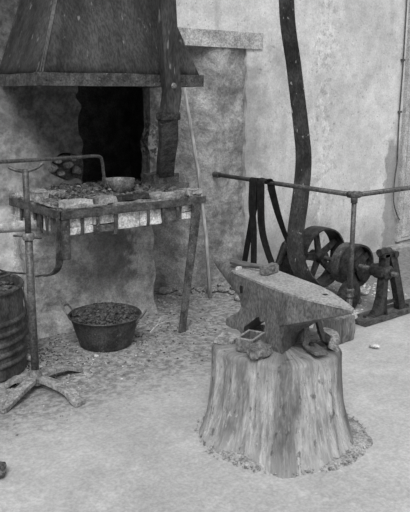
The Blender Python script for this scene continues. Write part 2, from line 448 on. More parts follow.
# bricks hung under the frame
u = .06; i = 0
random.seed(3)
while u < .99:
    w = random.choice([.12, .16, .19, .14, .17]); w = min(w, 1.0 - u)
    if w < .04: break
    bt = .755 + .012 * random.random() - (0.0 if u < .7 else -.01 * random.random())
    split = random.random() < .45
    for (a, b) in (((bt, .855),) if not split else ((bt, bt + .042), (bt + .048, .855))):
        bm = BM(); box(bm, u, u + w - .006, .012 + random.random() * .008, .13, a, b); subd(bm, 3); rough(bm, .007, 14, i)
        link('brick', bm, M['brickd'] if i % 4 == 2 else M['brick'], F, 'auto'); i += 1
    u += w
v_ = .08
while v_ < .66:
    bm = BM(); box(bm, .012, .1, v_, v_ + .09, .765, .855); subd(bm, 3); rough(bm, .007, 14, i + 40)
    link('brick', bm, M['brickd'] if i % 2 else M['brick'], F, 'auto'); i += 1; v_ += .105
for k, (us, zb) in enumerate(((.13, .755), (.235, .75), (.36, .735), (.60, .755), (.72, .76), (.83, .765))):
    bm = BM(); band(bm, [(us, -.004, .87), (us + .002, -.002, .80), (us, .004, zb), (us, .03, zb - .006)], (1, 0, 0), .022, .005)
    link('hanger_strap', bm, M['legiron'], F)
for k, vs in enumerate((.2, .28, .36, .56)):
    bm = BM(); band(bm, [(-.004, vs, .87), (-.002, vs, .79), (.004, vs, .74)], (0, 1, 0), .022, .005)
    link('hanger_strap', bm, M['legiron'], F)
bm = BM(); band(bm, [(.985, -.008, .865), (.955, -.012, .66), (.90, -.016, .34), (.845, -.02, .0)], (1, 0, 0), [.075, .066, .058, .055], .012)
band(bm, [(1.0, .03, .862), (.97, .03, .62), (.92, .02, .36), (.862, .005, .0)], (0, 1, 0), [.06, .05, .045, .04], .01)
link('leg', bm, M['legiron'], F)
bm = BM(); band(bm, smooth_path([(.0, .02, .87), (.0, .03, .76), (.0, .04, .65), (-.005, .07, .56), (-.01, .15, .505), (-.02, .24, .485), (-.02, .33, .46)], 5), (1, .25, 0), [.055] * 12 + [.05] * 12 + [.03] * 13, .010)
lab(link('leg', bm, M['legiron'], F), 'short iron leg bent back into a hook')
bm = BM(); box(bm, .0, .05, -.006, .04, .62, .865); link('corner_post', bm, M['legiron'], F, bev=.004)

# coal bed
def coalbed():
    random.seed(11); bm = BM(); nx, ny = 60, 56; V = []
    def hz(x, y):
        e = min(1, max(0, (x - .02) / .14)) * min(1, max(0, (1.22 - x) / .3)) * min(1, max(0, (y - .09) / .16))
        return .905 + e * (.032 + .035 * math.exp(-((x - .45) / .3) ** 2 - ((y - .45) / .25) ** 2)) + .012 * fb(Vector((x * 14, y * 14, 0)), .8, 2, 4)
    for i in range(nx + 1):
        V.append([]);
        for j in range(ny + 1):
            x = .03 + 1.0 * i / nx; y = .06 + .68 * j / ny
            if y > .74: x = .56 + (x - .03) * .57
            V[-1].append(bm.verts.new((x, y, hz(x, y))))
    for i in range(nx):
        for j in range(ny): bm.faces.new((V[i][j], V[i + 1][j], V[i + 1][j + 1], V[i][j + 1]))
    for k in range(620):
        x = random.uniform(.04, 1.02); y = random.uniform(.10, .74)
        s = random.choice([.008, .012, .016, .022]) * random.uniform(.8, 1.2)
        rockbm(bm, (x, y, hz(x, y) + s * .4), (s * 1.2, s, s * .75), 1)
    o = link('coal_bed', bm, M['coal'], smooth=False); tag(o, 'dark coal, clinker and ash heaped on the forge top', 'coal', kind='stuff')
    bm = BM()
    for k in range(50):
        x = random.uniform(.05, .5); y = random.uniform(.12, .6); s = random.uniform(.005, .012)
        rockbm(bm, (x, y, hz(x, y) + s * 1.1), (s * 1.2, s, s * .75), 1)
    o = link('ash_crumbs', bm, M['stone']); tag(o, 'pale ash crumbs sprinkled over the left half of the forge coals', 'ash', kind='stuff')
    bm = BM()
    for k in range(240):
        x = random.uniform(.58, 1.12); y = random.uniform(.80, 1.15); s = random.uniform(.01, .024)
        rockbm(bm, (x, y, .90 + s * .4), (s * 1.2, s, s * .75), 1)
    o = link('clinker', bm, M['char']); tag(o, 'black clinker lying inside the dark hearth opening', 'clinker', kind='stuff')
coalbed()
def block(name, label, cat, c, s, rz, mat, amp=.007, seed=0, group=None, sub=4, tilt=0.):
    bm = BM(); box(bm, -s[0] / 2, s[0] / 2, -s[1] / 2, s[1] / 2, 0, s[2]); subd(bm, sub); rough(bm, amp, 10, seed)
    o = link(name, bm, mat, smooth='auto'); o.location = c; o.rotation_euler = (tilt, 0, rz); tag(o, label, cat, group); return o
block('hearth_brick', 'pale worn brick on the front left corner of the forge top', 'brick', (.13, .065, .918), (.19, .075, .042), .03, M['lintel'], .01, 1)
block('hearth_brick', 'grey rounded brick just right of the pale one on the forge edge', 'brick', (.315, .07, .916), (.15, .08, .045), .05, M['slab'], .012, 2)
block('iron_bar', 'flat dark iron bar lying along the front of the forge below the ladle', 'bar', (.52, .075, .926), (.25, .06, .03), .02, M['iron'], .003, 3)
block('hearth_stone', 'flat broken stone on the front of the forge right of the iron bar', 'stone', (.74, .08, .916), (.17, .09, .03), .0, M['stone'], .014, 4)
block('hearth_stone', 'pale rounded stone at the front right corner of the forge top', 'stone', (.99, .075, .914), (.12, .10, .04), .0, M['stone'], .016, 5)
block('hearth_stone', 'small pale rubble piece between the broken stone and the corner stone on the forge edge', 'stone', (.875, .06, .918), (.07, .06, .03), .3, M['stone'], .012, 15)
block('hearth_stone', 'upright pale stone at the far left rear of the forge, nearest the ladle stand', 'stone', (.05, .40, .925), (.09, .13, .06), .1, M['stone'], .016, 16)
block('hearth_stone', 'light flat stone at the back left of the forge top', 'stone', (.10, .60, .93), (.2, .12, .035), .5, M['stone'], .014, 6)
block('hearth_stone', 'grey flat slab leaning at the rear left of the forge beside the wall', 'stone', (.20, .42, .94), (.16, .1, .03), .9, M['stone'], .014, 9)
block('hearth_brick', 'dark brick lying before the air duct foot on the forge', 'brick', (.99, .28, .925), (.26, .08, .045), .1, M['brickd'], .01, 8)

# ------------------------------------------------------------------ hood
H = thing('smoke_hood', 'large dark sheet-iron smoke hood above the forge', 'hood', (0, 0, 1.63))
bm = BM()
a = [(-.085, .004), (1.02, .004), (1.02, .735), (-.03, .735)]; zb, zt = .055, 1.40
b = [(.49, .44), (.57, .44), (.57, .735), (.50, .735)]
n = 20; rows = []
for k in range(n + 1):
    t = k / n; te = t; row = []
    for e in range(4):
        p0, p1, q0, q1 = a[e], a[(e + 1) % 4], b[e], b[(e + 1) % 4]
        for s_ in range(12):
            s = s_ / 12
            x = (p0[0] * (1 - s) + p1[0] * s) * (1 - te) + (q0[0] * (1 - s) + q1[0] * s) * te
            y = (p0[1] * (1 - s) + p1[1] * s) * (1 - te) + (q0[1] * (1 - s) + q1[1] * s) * te
            bulge = .015 * math.sin(s * PI) * fb(Vector((x * 3, y * 3, t * 3)), .7, 2, 3)
            row.append(bm.verts.new((x, y + bulge, zb + (zt - zb) * t)))
    rows.append(row)
for r0, r1 in zip(rows, rows[1:]):
    for k in range(48): bm.faces.new((r0[k], r0[(k + 1) % 48], r1[(k + 1) % 48], r1[k]))
o = link('hood_canopy', bm, M['hood'], H, 'auto')
md = o.modifiers.new('t', 'SOLIDIFY'); md.thickness = .006; md.offset = -1
bm = BM()
for (x0, x1, y0, y1) in ((-.105, 1.04, -.012, .012), (-.105, -.085, .012, .735), (1.02, 1.04, .012, .735)):
    box(bm, x0, x1, y0, y1, -.012, .055)
box(bm, -.105, 1.04, -.012, .05, .05, .06)
for v in bm.verts: pass
subd(bm, 5); rough(bm, .0035, 12)
link('rim_band', bm, M['rim'], H, 'auto')
for k in range(14):
    bm = BM(); lathe(bm, [(0, .006), (.005, .004), (.007, 0)], 8, TR(-.06 + k * .084, -.012, .022) @ RX(PI / 2))
    link('rivet', bm, M['rim'], H)
bm = BM(); band(bm, [(-.075, .01, .06), (.30, .288, .95), (.48, .42, 1.38)], (1, -.6, 0), .02, .008)
link('seam_strip', bm, M['hood'], H)

D = thing('air_duct', 'long dark flat air duct hanging in front of the right side of the hood', 'duct', (.75, -.06, 1.45))
def flatduct(bm, pts, wid, th):
    band(bm, smooth_path(pts, 6), (1, 0, 0), wid, th)
bm = BM(); flatduct(bm, [(-.05, 0, 1.1), (-.035, 0, .66), (-.008, 0, .25), (.0, 0, .12), (-.025, .0, .0)], .115, .05)
link('upper_duct', bm, M['hood'], D, bev=.01)
bm = BM(); box(bm, -.095, .045, -.036, .036, -.035, .012); link('collar', bm, M['iron'], D, bev=.005)
bm = BM(); flatduct(bm, [(-.03, .0, -.03), (.065, .13, -.17), (.165, .3, -.31), (.24, .42, -.44)], .115, .05)
link('lower_duct', bm, M['legiron'], D, bev=.01)
bm = BM(); lathe(bm, [(0, .012), (.012, .01), (.02, 0), (0, 0)], 10, TR(.0, -.026, .17) @ RX(PI / 2)); link('rivet', bm, M['iron2'], D)
bm = BM(); box(bm, .13, .33, .39, .56, -.53, -.42); subd(bm, 4); rough(bm, .012, 9); link('nozzle_block', bm, M['brickd'], D, 'auto')

bm = BM(); tube(bm, [(1.512, .50, .0), (1.50, .54, .5), (1.47, .60, 1.0), (1.40, .68, 1.64), (1.395, .69, 1.70)], [.016, .015, .014, .013, .012], 8); rough(bm, .002, 20)
o = link('wooden_pole', bm, M['pole'], smooth=True); tag(o, 'thin pale wooden pole leaning on the wall behind the forge', 'pole')

# pipe into the forge's left side
bm = BM(); tube(bm, [(-1.05, .40, .79), (-.40, .36, .80), (-.05, .24, .80)], .034, 14); rough(bm, .004, 9)
o = link('blast_pipe', bm, M['pillar'], smooth=True); tag(o, 'thick horizontal pipe running from the left into the side of the forge', 'pipe')

# ------------------------------------------------------------------ ladle
L = thing('ladle', 'long-handled iron ladle resting on the forge coals', 'ladle', (.565, .285, .975)); L.scale = (1.1, 1.1, 1.1)
bm = BM()
prof = [(.0, -.035), (.03, -.034), (.06, -.022), (.078, .0), (.088, .032), (.092, .052), (.085, .052), (.08, .03), (.07, .004), (.05, -.016), (.0, -.026)]
lathe(bm, prof, 36); 
for v in bm.verts: v.co.x *= 1.0 + (.08 if v.co.x > 0 else 0)
link('bowl', bm, M['ladle'], L, 'auto')
P = smooth_path([(-.10, -.02, .01), (-.118, -.03, .09), (-.135, -.045, .165), (-.18, -.075, .20), (-.40, -.22, .215), (-.72, -.43, .235), (-1.02, -.62, .255), (-1.3, -.80, .275)], 7)
bm = BM(); tube(bm, P, .0095, 10); link('handle', bm, M['tube'], L, True)
bm = BM(); band(bm, smooth_path([(-.07, -.01, -.012), (-.095, -.02, .02), (-.112, -.026, .07)], 4), (-.3, 1, 0), .032, .006); link('socket', bm, M['ladle'], L)

# ------------------------------------------------------------------ stand
ST = thing('ladle_stand', 'slender iron stand with four curved feet, left of the basin', 'stand', (-.325, -.243, 0))
top = Vector((.004, -.012, 1.2))
bm = BM(); tube(bm, [(0, 0, .05), (.0, -.004, .45), (.002, -.008, .83)], .0215, 14); link('lower_pole', bm, M['tube'], ST, True)
bm = BM(); tube(bm, [(.002, -.008, .83), (.004, -.012, 1.195)], .0165, 14); link('upper_pole', bm, M['tube'], ST, True)
bm = BM(); lathe(bm, [(.0, .0), (.028, .0), (.032, .008), (.032, .03), (.026, .038), (0, .038)], 20, TR(.002, -.008, .825)); link('collar', bm, M['iron2'], ST, 'auto')
bm = BM(); tube(bm, [(.0, -.008, .845), (-.06, .04, .848)], .006, 8); tube(bm, [(.03, -.02, .835), (.06, -.045, .835)], .007, 8); link('locking_pin', bm, M['tube'], ST, True)
bm = BM(); lathe(bm, [(0, .1), (.024, .1), (.03, .075), (.045, .05), (.05, .03), (.05, .02), (0, .02)], 20); link('hub', bm, M['iron2'], ST, 'auto')
bm = BM(); P = smooth_path([(-.06, .045, 1.205), (-.03, .02, 1.19), (.004, -.012, 1.186), (.05, -.04, 1.2), (.085, -.05, 1.225)], 6)
tube(bm, P, .009, 10); link('fork_rest', bm, M['tube'], ST, True)
for (fx, fy) in ((-.27, -.20), (.085, -.36), (.285, .07), (-.13, .09)):
    d = Vector((fx, fy, 0)); p = Vector((-fy, fx, 0)).normalized()
    P = smooth_path([d * .05 + Vector((0, 0, .05)), d * .35 + p * .006 + Vector((0, 0, .052)), d * .7 + p * .004 + Vector((0, 0, .042)), d * .92 - p * .012 + Vector((0, 0, .018)), d * 1.04 - p * .016 + Vector((0, 0, .011))], 6)
    bm = BM(); band(bm, P, p, [.056 + .012 * (i / len(P)) if i < len(P) - 2 else .05 for i in range(len(P))], .022); subd(bm, 1); rough(bm, .0012, 18)
    link('foot', bm, M['foot'], ST, 'auto')

# ------------------------------------------------------------------ drum
DR = thing('steel_drum', 'rusty ribbed steel drum at the left edge', 'drum', (-.50, .225, 0))
R = .305
prof = [(R - .02, .0), (R, .004), (R, .03)]
z = .06
for zz in (.085, .145, .205, .265, .325):
    prof += [(R, zz - .018), (R + .010, zz - .008), (R + .012, zz), (R + .010, zz + .008), (R, zz + .018)]
prof += [(R, .45), (R - .004, .50), (R - .012, .50), (R - .012, .03), (.0, .02)]
bm = BM(); lathe(bm, prof, 72)
for v in bm.verts:
    v.co.x += .004 * noise.noise(v.co * 4); v.co.y += .004 * noise.noise(v.co * 4 + Vector((5, 0, 0)))
link('drum_body', bm, M['drum'], DR, 'auto')
bm = BM(); lathe(bm, [(R - .008, .49), (R + .008, .492), (R + .011, .502), (R + .006, .512), (R - .008, .512), (R - .013, .502)], 72, closed=True); link('rim', bm, M['rim'], DR, 'auto')
bm = BM(); prof = [(0, .46), (.1, .465), (.2, .46), (R - .014, .452)]; lathe(bm, prof, 40)
for k in range(160):
    a_, r_ = random.random() * 6.28, R * .9 * math.sqrt(random.random()); s = random.uniform(.012, .03)
    rockbm(bm, (r_ * math.cos(a_), r_ * math.sin(a_), .465), (s, s, s * .6), 1)
bmo = link('scrap_fill', bm, M['coal']); bmo.location = (-.50, .225, 0); tag(bmo, 'dark slag filling the steel drum', 'slag', kind='stuff')
# tongs and scrap lying on the drum
T = thing('tongs', 'pair of iron tongs lying across the drum with open rings', 'tongs', (-.42, .13, .52))
for s in (-1, 1):
    bm = BM(); P = smooth_path([(-.30, -.02 + .035 * s, .0), (-.12, .012 * s, .01), (.0, 0, .014), (.10, .02 * s, .012), (.17, .045 * s, .012), (.20, .02 * s, .012)], 6)
    tube(bm, P, .008, 8); link('arm', bm, M['tube'], T, True)
bm = BM(); lathe(bm, [(0, .03), (.012, .03), (.014, 0), (0, 0)], 12); link('pivot', bm, M['iron2'], T, 'auto')
T.rotation_euler = (0, -.02, .65)
R2 = thing('hooked_rod', 'thin hooked iron rod from the drum to the bent forge leg', 'rod', (-.36, .36, .55))
bm = BM(); tube(bm, smooth_path([(-.10, -.13, -.01), (-.085, -.10, .05), (-.04, -.06, .065), (.03, -.03, .03), (.14, -.03, -.03), (.33, .0, -.08)], 7), .006, 8); link('shaft', bm, M['tube'], R2, True)
bm = BM(); lathe(bm, [(.02 + .006 * math.cos(t * PI / 4), .006 * math.sin(t * PI / 4)) for t in range(8)], 20, TR(-.115, -.14, .0) @ RY(1.2), closed=True); link('ring', bm, M['tube'], R2, True)
for k, (dx, dy, a_, l, w, lb) in enumerate(((-.12, -.05, .3, .22, .06, 'bent sheet scrap lying on top of the drum nearest its front rim'), (-.02, .1, .9, .2, .05, 'long flat iron offcut lying at the back of the drum top'), (-.02, -.12, -.3, .14, .05, 'short iron offcut on the right side of the drum top'))):
    bm = BM(); band(bm, smooth_path([(-l / 2, 0, 0), (0, .01, .012), (l / 2, 0, .0)], 5), (0, 1, 0), w, .007)
    o = link('iron_offcut', bm, M['iron2']); o.location = (-.46 + dx, .2 + dy, .49); o.rotation_euler = (0, -.15, a_); tag(o, lb, 'scrap')

# ------------------------------------------------------------------ basin
B = thing('basin', 'round dark metal basin heaped with charcoal below the forge', 'basin', (.325, .105, 0))
bm = BM(); lathe(bm, [(0, .0), (.155, .0), (.165, .006), (.185, .07), (.215, .175), (.226, .2), (.232, .205), (.236, .2), (.232, .194), (.222, .2), (.211, .175), (.18, .07), (.158, .012), (0, .012)], 64)
link('basin_body', bm, M['basin'], B, 'auto')
for a_ in (2.25, 2.25 + PI):
    bm = BM(); c, s = math.cos(a_), math.sin(a_)
    def q(r, w, z): return (c * r - s * w, s * r + c * w, z)
    tube(bm, smooth_path([q(.222, -.045, .17), q(.245, -.045, .2), q(.268, -.035, .235), q(.272, .0, .24), q(.268, .035, .235), q(.245, .045, .2), q(.222, .045, .17)], 5), .006, 8)
    link('handle', bm, M['iron2'], B, True)
random.seed(5)
bm = BM(); lathe(bm, [(.0, .245), (.08, .238), (.15, .215), (.212, .185)], 40)
for k in range(420):
    a_, r_ = random.random() * 6.28, .195 * math.sqrt(random.random()); s = random.choice([.008, .012, .018])
    rockbm(bm, (r_ * math.cos(a_), r_ * math.sin(a_), .250 - .055 * (r_ / .2) ** 2), (s * 1.4, s, s * .8), 1)
o = link('charcoal_heap', bm, M['char']); o.location = (.325, .105, 0); tag(o, 'heap of charcoal pieces filling the round basin', 'charcoal', kind='stuff')

# ------------------------------------------------------------------ stump
def stump():
    bm = BM(); nt, nz = 220, 60; cx0, cy0 = -.042, -.05
    rows = []
    for j in range(nz + 1):
        z = .43 * j / nz; t = j / nz; f = (1 - t)
        r = .284 + .008 * f + .055 * f ** 2.2 + .014 * f ** 8
        cx, cy = cx0 * f ** 1.5, cy0 * f ** 1.5; row = []
        for i in range(nt):
            a_ = 2 * PI * i / nt; c, s = math.cos(a_), math.sin(a_)
            lobe = .018 * math.sin(3 * a_ + 1.) + .012 * math.sin(5 * a_ + .4)
            flute = fb(Vector((c * 3.2, s * 3.2, z * .9)), .8, 2, 4) * .018 + fb(Vector((c * 12, s * 12, z * 1.6)), .8, 2, 4) * .006
            cr = noise.noise(Vector((c * 7, s * 7, z * 1.1 + 9)))
            crack = -.016 * max(0, 1 - abs(cr) * 22) * min(1, f * 2 + .5)
            r_ = r + .034 * max(0, math.cos(a_ - 2.1)) ** 2 * t
            rr = r_ * (1 + (lobe / .3) * (.35 + .9 * f)) + flute + crack
            if t > .95: rr -= .010 * ((t - .95) / .05) ** 2
            row.append(bm.verts.new((cx + rr * c, cy + rr * s, z - .004)))
        rows.append(row)
    for j in range(nz):
        for i in range(nt): bm.faces.new((rows[j][i], rows[j][(i + 1) % nt], rows[j + 1][(i + 1) % nt], rows[j + 1][i]))
    prev = rows[-1]
    for k in range(1, 14):
        f = 1 - k / 14; row = []
        for i in range(nt):
            v = rows[-1][i].co; n_ = .008 * fb(Vector((v.x * f * 14, v.y * f * 14, 2)), .8, 2, 3)
            row.append(bm.verts.new((v.x * f, v.y * f, .426 + n_ + .004 * min(1, (1 - f) * 6))))
        for i in range(nt): bm.faces.new((prev[i], prev[(i + 1) % nt], row[(i + 1) % nt], row[i]))
        prev = row
    c = bm.verts.new((0, 0, .43))
    for i in range(nt): bm.faces.new((prev[i], prev[(i + 1) % nt], c))
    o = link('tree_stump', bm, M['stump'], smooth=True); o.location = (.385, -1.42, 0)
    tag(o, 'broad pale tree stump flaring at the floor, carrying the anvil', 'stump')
    # crust of trodden dirt round its foot
    bm = BM(); nt = 120; a0 = []; b0 = []
    for i in range(nt):
        a_ = 2 * PI * i / nt; c, s = math.cos(a_), math.sin(a_)
        r1 = .335; w = .035 + .02 * fb(Vector((c * 3, s * 3, 4)), .8, 2, 4) + .05 * max(0, math.cos(a_ + .9)) ** 2
        a0.append((bm.verts.new((c * r1 * .9, s * r1 * .9, .018)), bm.verts.new((c * (r1 + w * .6), s * (r1 + w * .6), .010 + .004 * noise.noise(Vector((c * 8, s * 8, 0))))), bm.verts.new((c * (r1 + w), s * (r1 + w), -.004))))
    for i in range(nt):
        A, Bq = a0[i], a0[(i + 1) % nt]
        bm.faces.new((A[0], Bq[0], Bq[1], A[1])); bm.faces.new((A[1], Bq[1], Bq[2], A[2]))
    random.seed(9)
    for k in range(260):
        a_ = random.random() * 6.28; r_ = random.uniform(.35, .41); s = random.uniform(.003, .007)
        rockbm(bm, (r_ * math.cos(a_), r_ * math.sin(a_), .009), (s, s, s * .7), 1)
    o = link('dirt_crust', bm, M['stone'], smooth=True); o.location = (.355, -1.47, 0); tag(o, 'low crust of dried dirt round the foot of the stump', 'dirt', kind='stuff')
stump()

# ------------------------------------------------------------------ anvil
ax = Vector((.178 * -1, -1.131, 0)).normalized()      # from the conical horn to the flat horn
A = thing('anvil', 'large double-horned iron anvil standing on the stump', 'anvil', (.508, -.756, .43))
A.rotation_euler = (0, 0, math.atan2(ax.y, ax.x))
# local: x along the anvil, +y = far side, z up from stump top.  (rotated -x? check: +y local must be the far side)
def anvil():
    zt = .285
    yy = Vector((-math.sin(math.atan2(ax.y, ax.x)), math.cos(math.atan2(ax.y, ax.x))))
    # local +y points to world +X (far side) since the axis runs towards -Y
    def lerp(tab, v):
        for (a0, b0), (a1, b1) in zip(tab, tab[1:]):
            if v <= a1: return b0 + (b1 - b0) * max(0, (v - a0)) / (a1 - a0)
        return tab[-1][1]
    XL = [(0, .285), (.03, .295), (.055, .34), (.09, .41), (.125, .452), (.16, .445), (.22, .40), (.285, .362)]
    XR = [(0, .745), (.035, .75), (.07, .765), (.11, .80), (.135, .815), (.18, .82), (.285, .82)]
    LO = [(0, 0), (.325, .0), (.332, .04), (.35, .07), (.375, .098), (.40, .114), (.43, .120), (.46, .116), (.485, .104), (.515, .100), (.545, .108), (.58, .112), (.61, .102), (.64, .08), (.685, .04), (.69, .0), (1, 0)]
    HW = [(0, .110), (.03, .108), (.07, .100), (.12, .098), (.18, .100), (.215, .101), (.285, .101)]
    ss = sorted(set([i / 48 for i in range(49)] + [.325, .332, .69, .685])); nt = 20
    bm = BM(); G0 = {}
    for side in (-1, 1):
        for i, s_ in enumerate(ss):
            lo = lerp(LO, s_)
            for k in range(nt + 1):
                z = lo + (.284 - lo) * k / nt
                x = lerp(XL, z) * (1 - s_) + lerp(XR, z) * s_
                x -= side * (.045 + .03 * s_) * max(0, 1 - z / .13)
                G0[side, i, k] = bm.verts.new((x, side * lerp(HW, z), z))
        for i in range(len(ss) - 1):
            for k in range(nt): bm.faces.new((G0[side, i, k], G0[side, i + 1, k], G0[side, i + 1, k + 1], G0[side, i, k + 1]))
    for i in range(len(ss) - 1):
        for k in (0, nt): bm.faces.new((G0[-1, i, k], G0[-1, i + 1, k], G0[1, i + 1, k], G0[1, i, k]))
    for k in range(nt):
        for i in (0, len(ss) - 1): bm.faces.new((G0[-1, i, k], G0[-1, i, k + 1], G0[1, i, k + 1], G0[1, i, k]))
    rough(bm, .0025, 9, 3)
    link('body', bm, M['anvil'], A, 'auto')
    # conical horn
    bm = BM(); rows = []; N = 26; seg = 32
    for k in range(N + 1):
        t = k / N; x = .46 * t
        w = .004 + .095 * t ** .72; d = .010 + .165 * t ** .86; row = []
        zc = zt - .002 + .006 * (1 - t) - d / 2
        for i in range(seg):
            a_ = 2 * PI * i / seg; c, s = math.cos(a_), math.sin(a_)
            e = 1 - .35 * t if s > 0 else 1
            row.append(bm.verts.new((x, w * (abs(c) ** e) * (1 if c > 0 else -1), zc + d / 2 * (abs(s) ** e) * (1 if s > 0 else -1))))
        rows.append(row)
    for a_, b_ in zip(rows, rows[1:]):
        for i in range(seg): bm.faces.new((a_[i], a_[(i + 1) % seg], b_[(i + 1) % seg], b_[i]))
    bm.faces.new(rows[0]); bm.faces.new(rows[-1][::-1])
    lab(link('horn', bm, M['anvil'], A, 'auto'), 'round tapering horn')
    # flat pyramidal horn
    bm = BM(); rows = []; N = 16
    for k in range(N + 1):
        t = k / N; x = .785 + .36 * t; e = max(0, (t - .12) / .88)
        w = .1005 * (1 - e ** 1.1) + .004; d = .155 * (1 - t) + .016
        zz = zt
        pr = [(-w, zz), (w, zz), (w, zz - d * .92), (w * .7, zz - d), (-w * .7, zz - d), (-w, zz - d * .92)]
        rows.append([bm.verts.new((x, y, z)) for y, z in pr])
    for a_, b_ in zip(rows, rows[1:]):
        for i in range(6): bm.faces.new((a_[i], a_[(i + 1) % 6], b_[(i + 1) % 6], b_[i]))
    bm.faces.new(rows[0]); bm.faces.new(rows[-1][::-1])
    lab(link('heel', bm, M['anvil'], A, False, bev=.003), 'flat-topped pointed horn')
    # steel face plate following the outline
    bm = BM(); up = []; lo = []
    outl = [(.362, -.100), (.5, -.102), (.72, -.102), (.81, -.101), (.90, -.086), (1.0, -.056), (1.08, -.030), (1.145, -.004), (1.145, .004), (1.08, .030), (1.0, .056), (.90, .086), (.81, .101), (.5, .102), (.38, .099), (.355, .06), (.345, .0), (.35, -.06)]
    up = [bm.verts.new((x, y, zt + .006)) for x, y in outl]; lo = [bm.verts.new((x, y, zt - .004)) for x, y in outl]
    bm.faces.new(up); bm.faces.new(lo[::-1])
    for i in range(len(outl)): bm.faces.new((up[i], up[(i + 1) % len(outl)], lo[(i + 1) % len(outl)], lo[i]))
    link('face_plate', bm, M['face'], A, False, bev=.0025)
    bm = BM(); box(bm, .45, .468, -.1045, -.098, .20, .235); link('handling_hole_patch', bm, M['belt'], A)  # solid dark block standing in for the shade inside the hole
    bm = BM(); lathe(bm, [(0, .0), (.012, .0), (.012, .0015), (0, .0015)], 14, TR(.93, .03, zt + .0055)); 
    link('pritchel_hole_patch', bm, M['belt'], A)  # thin dark disc on the face, painted shade in place of an opening
anvil()
FZ = .43 + .285 + .006
HM = thing('hammer', 'short sledge hammer with wooden handle lying on the anvil', 'hammer', (.455, -1.262, FZ))
HM.rotation_euler = (0, 0, math.radians(7))
bm = BM(); box(bm, -.058, .058, -.024, .024, .0, .045); HMm = link('head', bm, M['iron2'], HM, False, bev=.008)
HMm.rotation_euler = (0, 0, math.radians(6))
bm = BM(); tube(bm, smooth_path([(.0, -.03, .028), (-.004, .05, .027), (-.004, .12, .022), (-.002, .19, .020), (.0, .245, .020)], 5), [.011] * 6 + [.013] * 6 + [.016] * 9, 12)
link('handle', bm, M['handle'], HM, True)
block('plaster_chip', 'small pale plaster chip on the anvil in front of the hammer handle', 'chip', (.40, -1.10, FZ - .001), (.035, .022, .012), .5, M['pale'], .004, 3, sub=2)

# things on the stump
BX = thing('steel_frame_block', 'small open square steel box on the stump under the anvil arch', 'box', (.222, -1.392, .432)); BX.rotation_euler = (0, 0, math.radians(22))
bm = BM(); hx, hy, w, h = .065, .042, .010, .06
for q in ((-hx, hx, -hy, -hy + w), (-hx, hx, hy - w, hy), (-hx, -hx + w, -hy + w, hy - w), (hx - w, hx, -hy + w, hy - w)): box(bm, *q, 0, h)
box(bm, -hx + w, hx - w, -hy + w, hy - w, 0, .02)
bmesh.ops.remove_doubles(bm, verts=bm.verts[:], dist=1e-5)
link('box_walls', bm, M['iron2'], BX, False)
bm = BM(); 
for q in ((-hx, hx, -hy, -hy + w), (-hx, hx, hy - w, hy), (-hx, -hx + w, -hy + w, hy - w), (hx - w, hx, -hy + w, hy - w)): box(bm, *q, h, h + .003)
lab(link('top_rim', bm, M['face'], BX, False), 'bright worn top rim')
bm = BM(); rockbm(bm, (0, 0, .026), (.065, .045, .032), 3, 4., .3, .5); o = link('iron_lump', bm, M['anvil'], smooth='auto'); o.location = (.185, -1.50, .432); tag(o, 'rounded iron lump on the stump beside the open square box', 'lump')
bm = BM(); band(bm, smooth_path([(.505, -1.46, .55), (.465, -1.505, .51), (.425, -1.555, .466), (.402, -1.61, .456), (.383, -1.665, .456), (.376, -1.69, .454)], 5), (1, .45, 0), [.045] * 12 + [.068] * 14, .010)
o = link('strap_clamp', bm, M['iron2'], smooth='auto'); 
tag(o, 'bent iron strap on the stump right of the anvil foot, sloping to the rim', 'strap')
bm = BM(); lathe(bm, [(0, .014), (.012, .012), (.015, 0), (0, 0)], 12); o = link('bolt_head', bm, M['iron']); o.location = (.405, -1.60, .463); tag(o, 'round bolt head in the middle of the bent iron strap', 'bolt')
bm = BM(); band(bm, smooth_path([(.57, -1.47, .56), (.525, -1.54, .50), (.495, -1.60, .452)], 5), (1, .6, 0), .05, .012); o = link('iron_plate', bm, M['iron']); tag(o, 'dark iron plate propped on the stump under the flat horn', 'plate')
bm = BM(); band(bm, smooth_path([(.63, -1.45, .445), (.62, -1.52, .456), (.58, -1.58, .456), (.53, -1.62, .446), (.49, -1.655, .44)], 5), (1, .6, 0), .05, .012); rough(bm, .004, 12); o = link('leather_scrap', bm, M['stone'], smooth='auto'); tag(o, 'curled pale scrap on the right rim of the stump behind the iron plate', 'scrap')
block('wood_wedge', 'flat worn wedge on the left rim of the stump beside the anvil foot', 'wedge', (.205, -1.245, .43), (.11, .09, .018), .5, M['stone'], .006, 14)

# ------------------------------------------------------------------ rail
G = thing('guard_rail', 'grey tubular guard rail turning a corner around the machine', 'railing', (1.69, -.75, 0))
rz = .94
bm = BM(); tube(bm, [(0, 0, rz), (.028, .7, rz), (.056, 1.49, rz)], .0165, 14); lab(link('side_rail', bm, M['tube'], G, True), 'rail running back to the wall')
bm = BM(); tube(bm, [(0, 0, rz), (1.2, 0, rz), (2.9, .0, rz)], .0165, 14); lab(link('front_rail', bm, M['tube'], G, True), 'rail running off to the right')
bm = BM(); tube(bm, [(0, 0, .27), (0, 0, rz)], .0165, 14); tube(bm, [(0, 0, .0), (0, 0, .28)], .020, 14); link('post', bm, M['tube'], G, True)
bm = BM(); bmesh.ops.create_icosphere(bm, subdivisions=3, radius=.028, matrix=TR(0, 0, rz)); tube(bm, [(0, 0, rz - .05), (0, 0, rz)], .022, 14); tube(bm, [(0, 0, rz), (.05, 0, rz)], .022, 14); tube(bm, [(0, 0, rz), (0, .05, rz)], .022, 14); link('corner_fitting', bm, M['tube'], G, True)
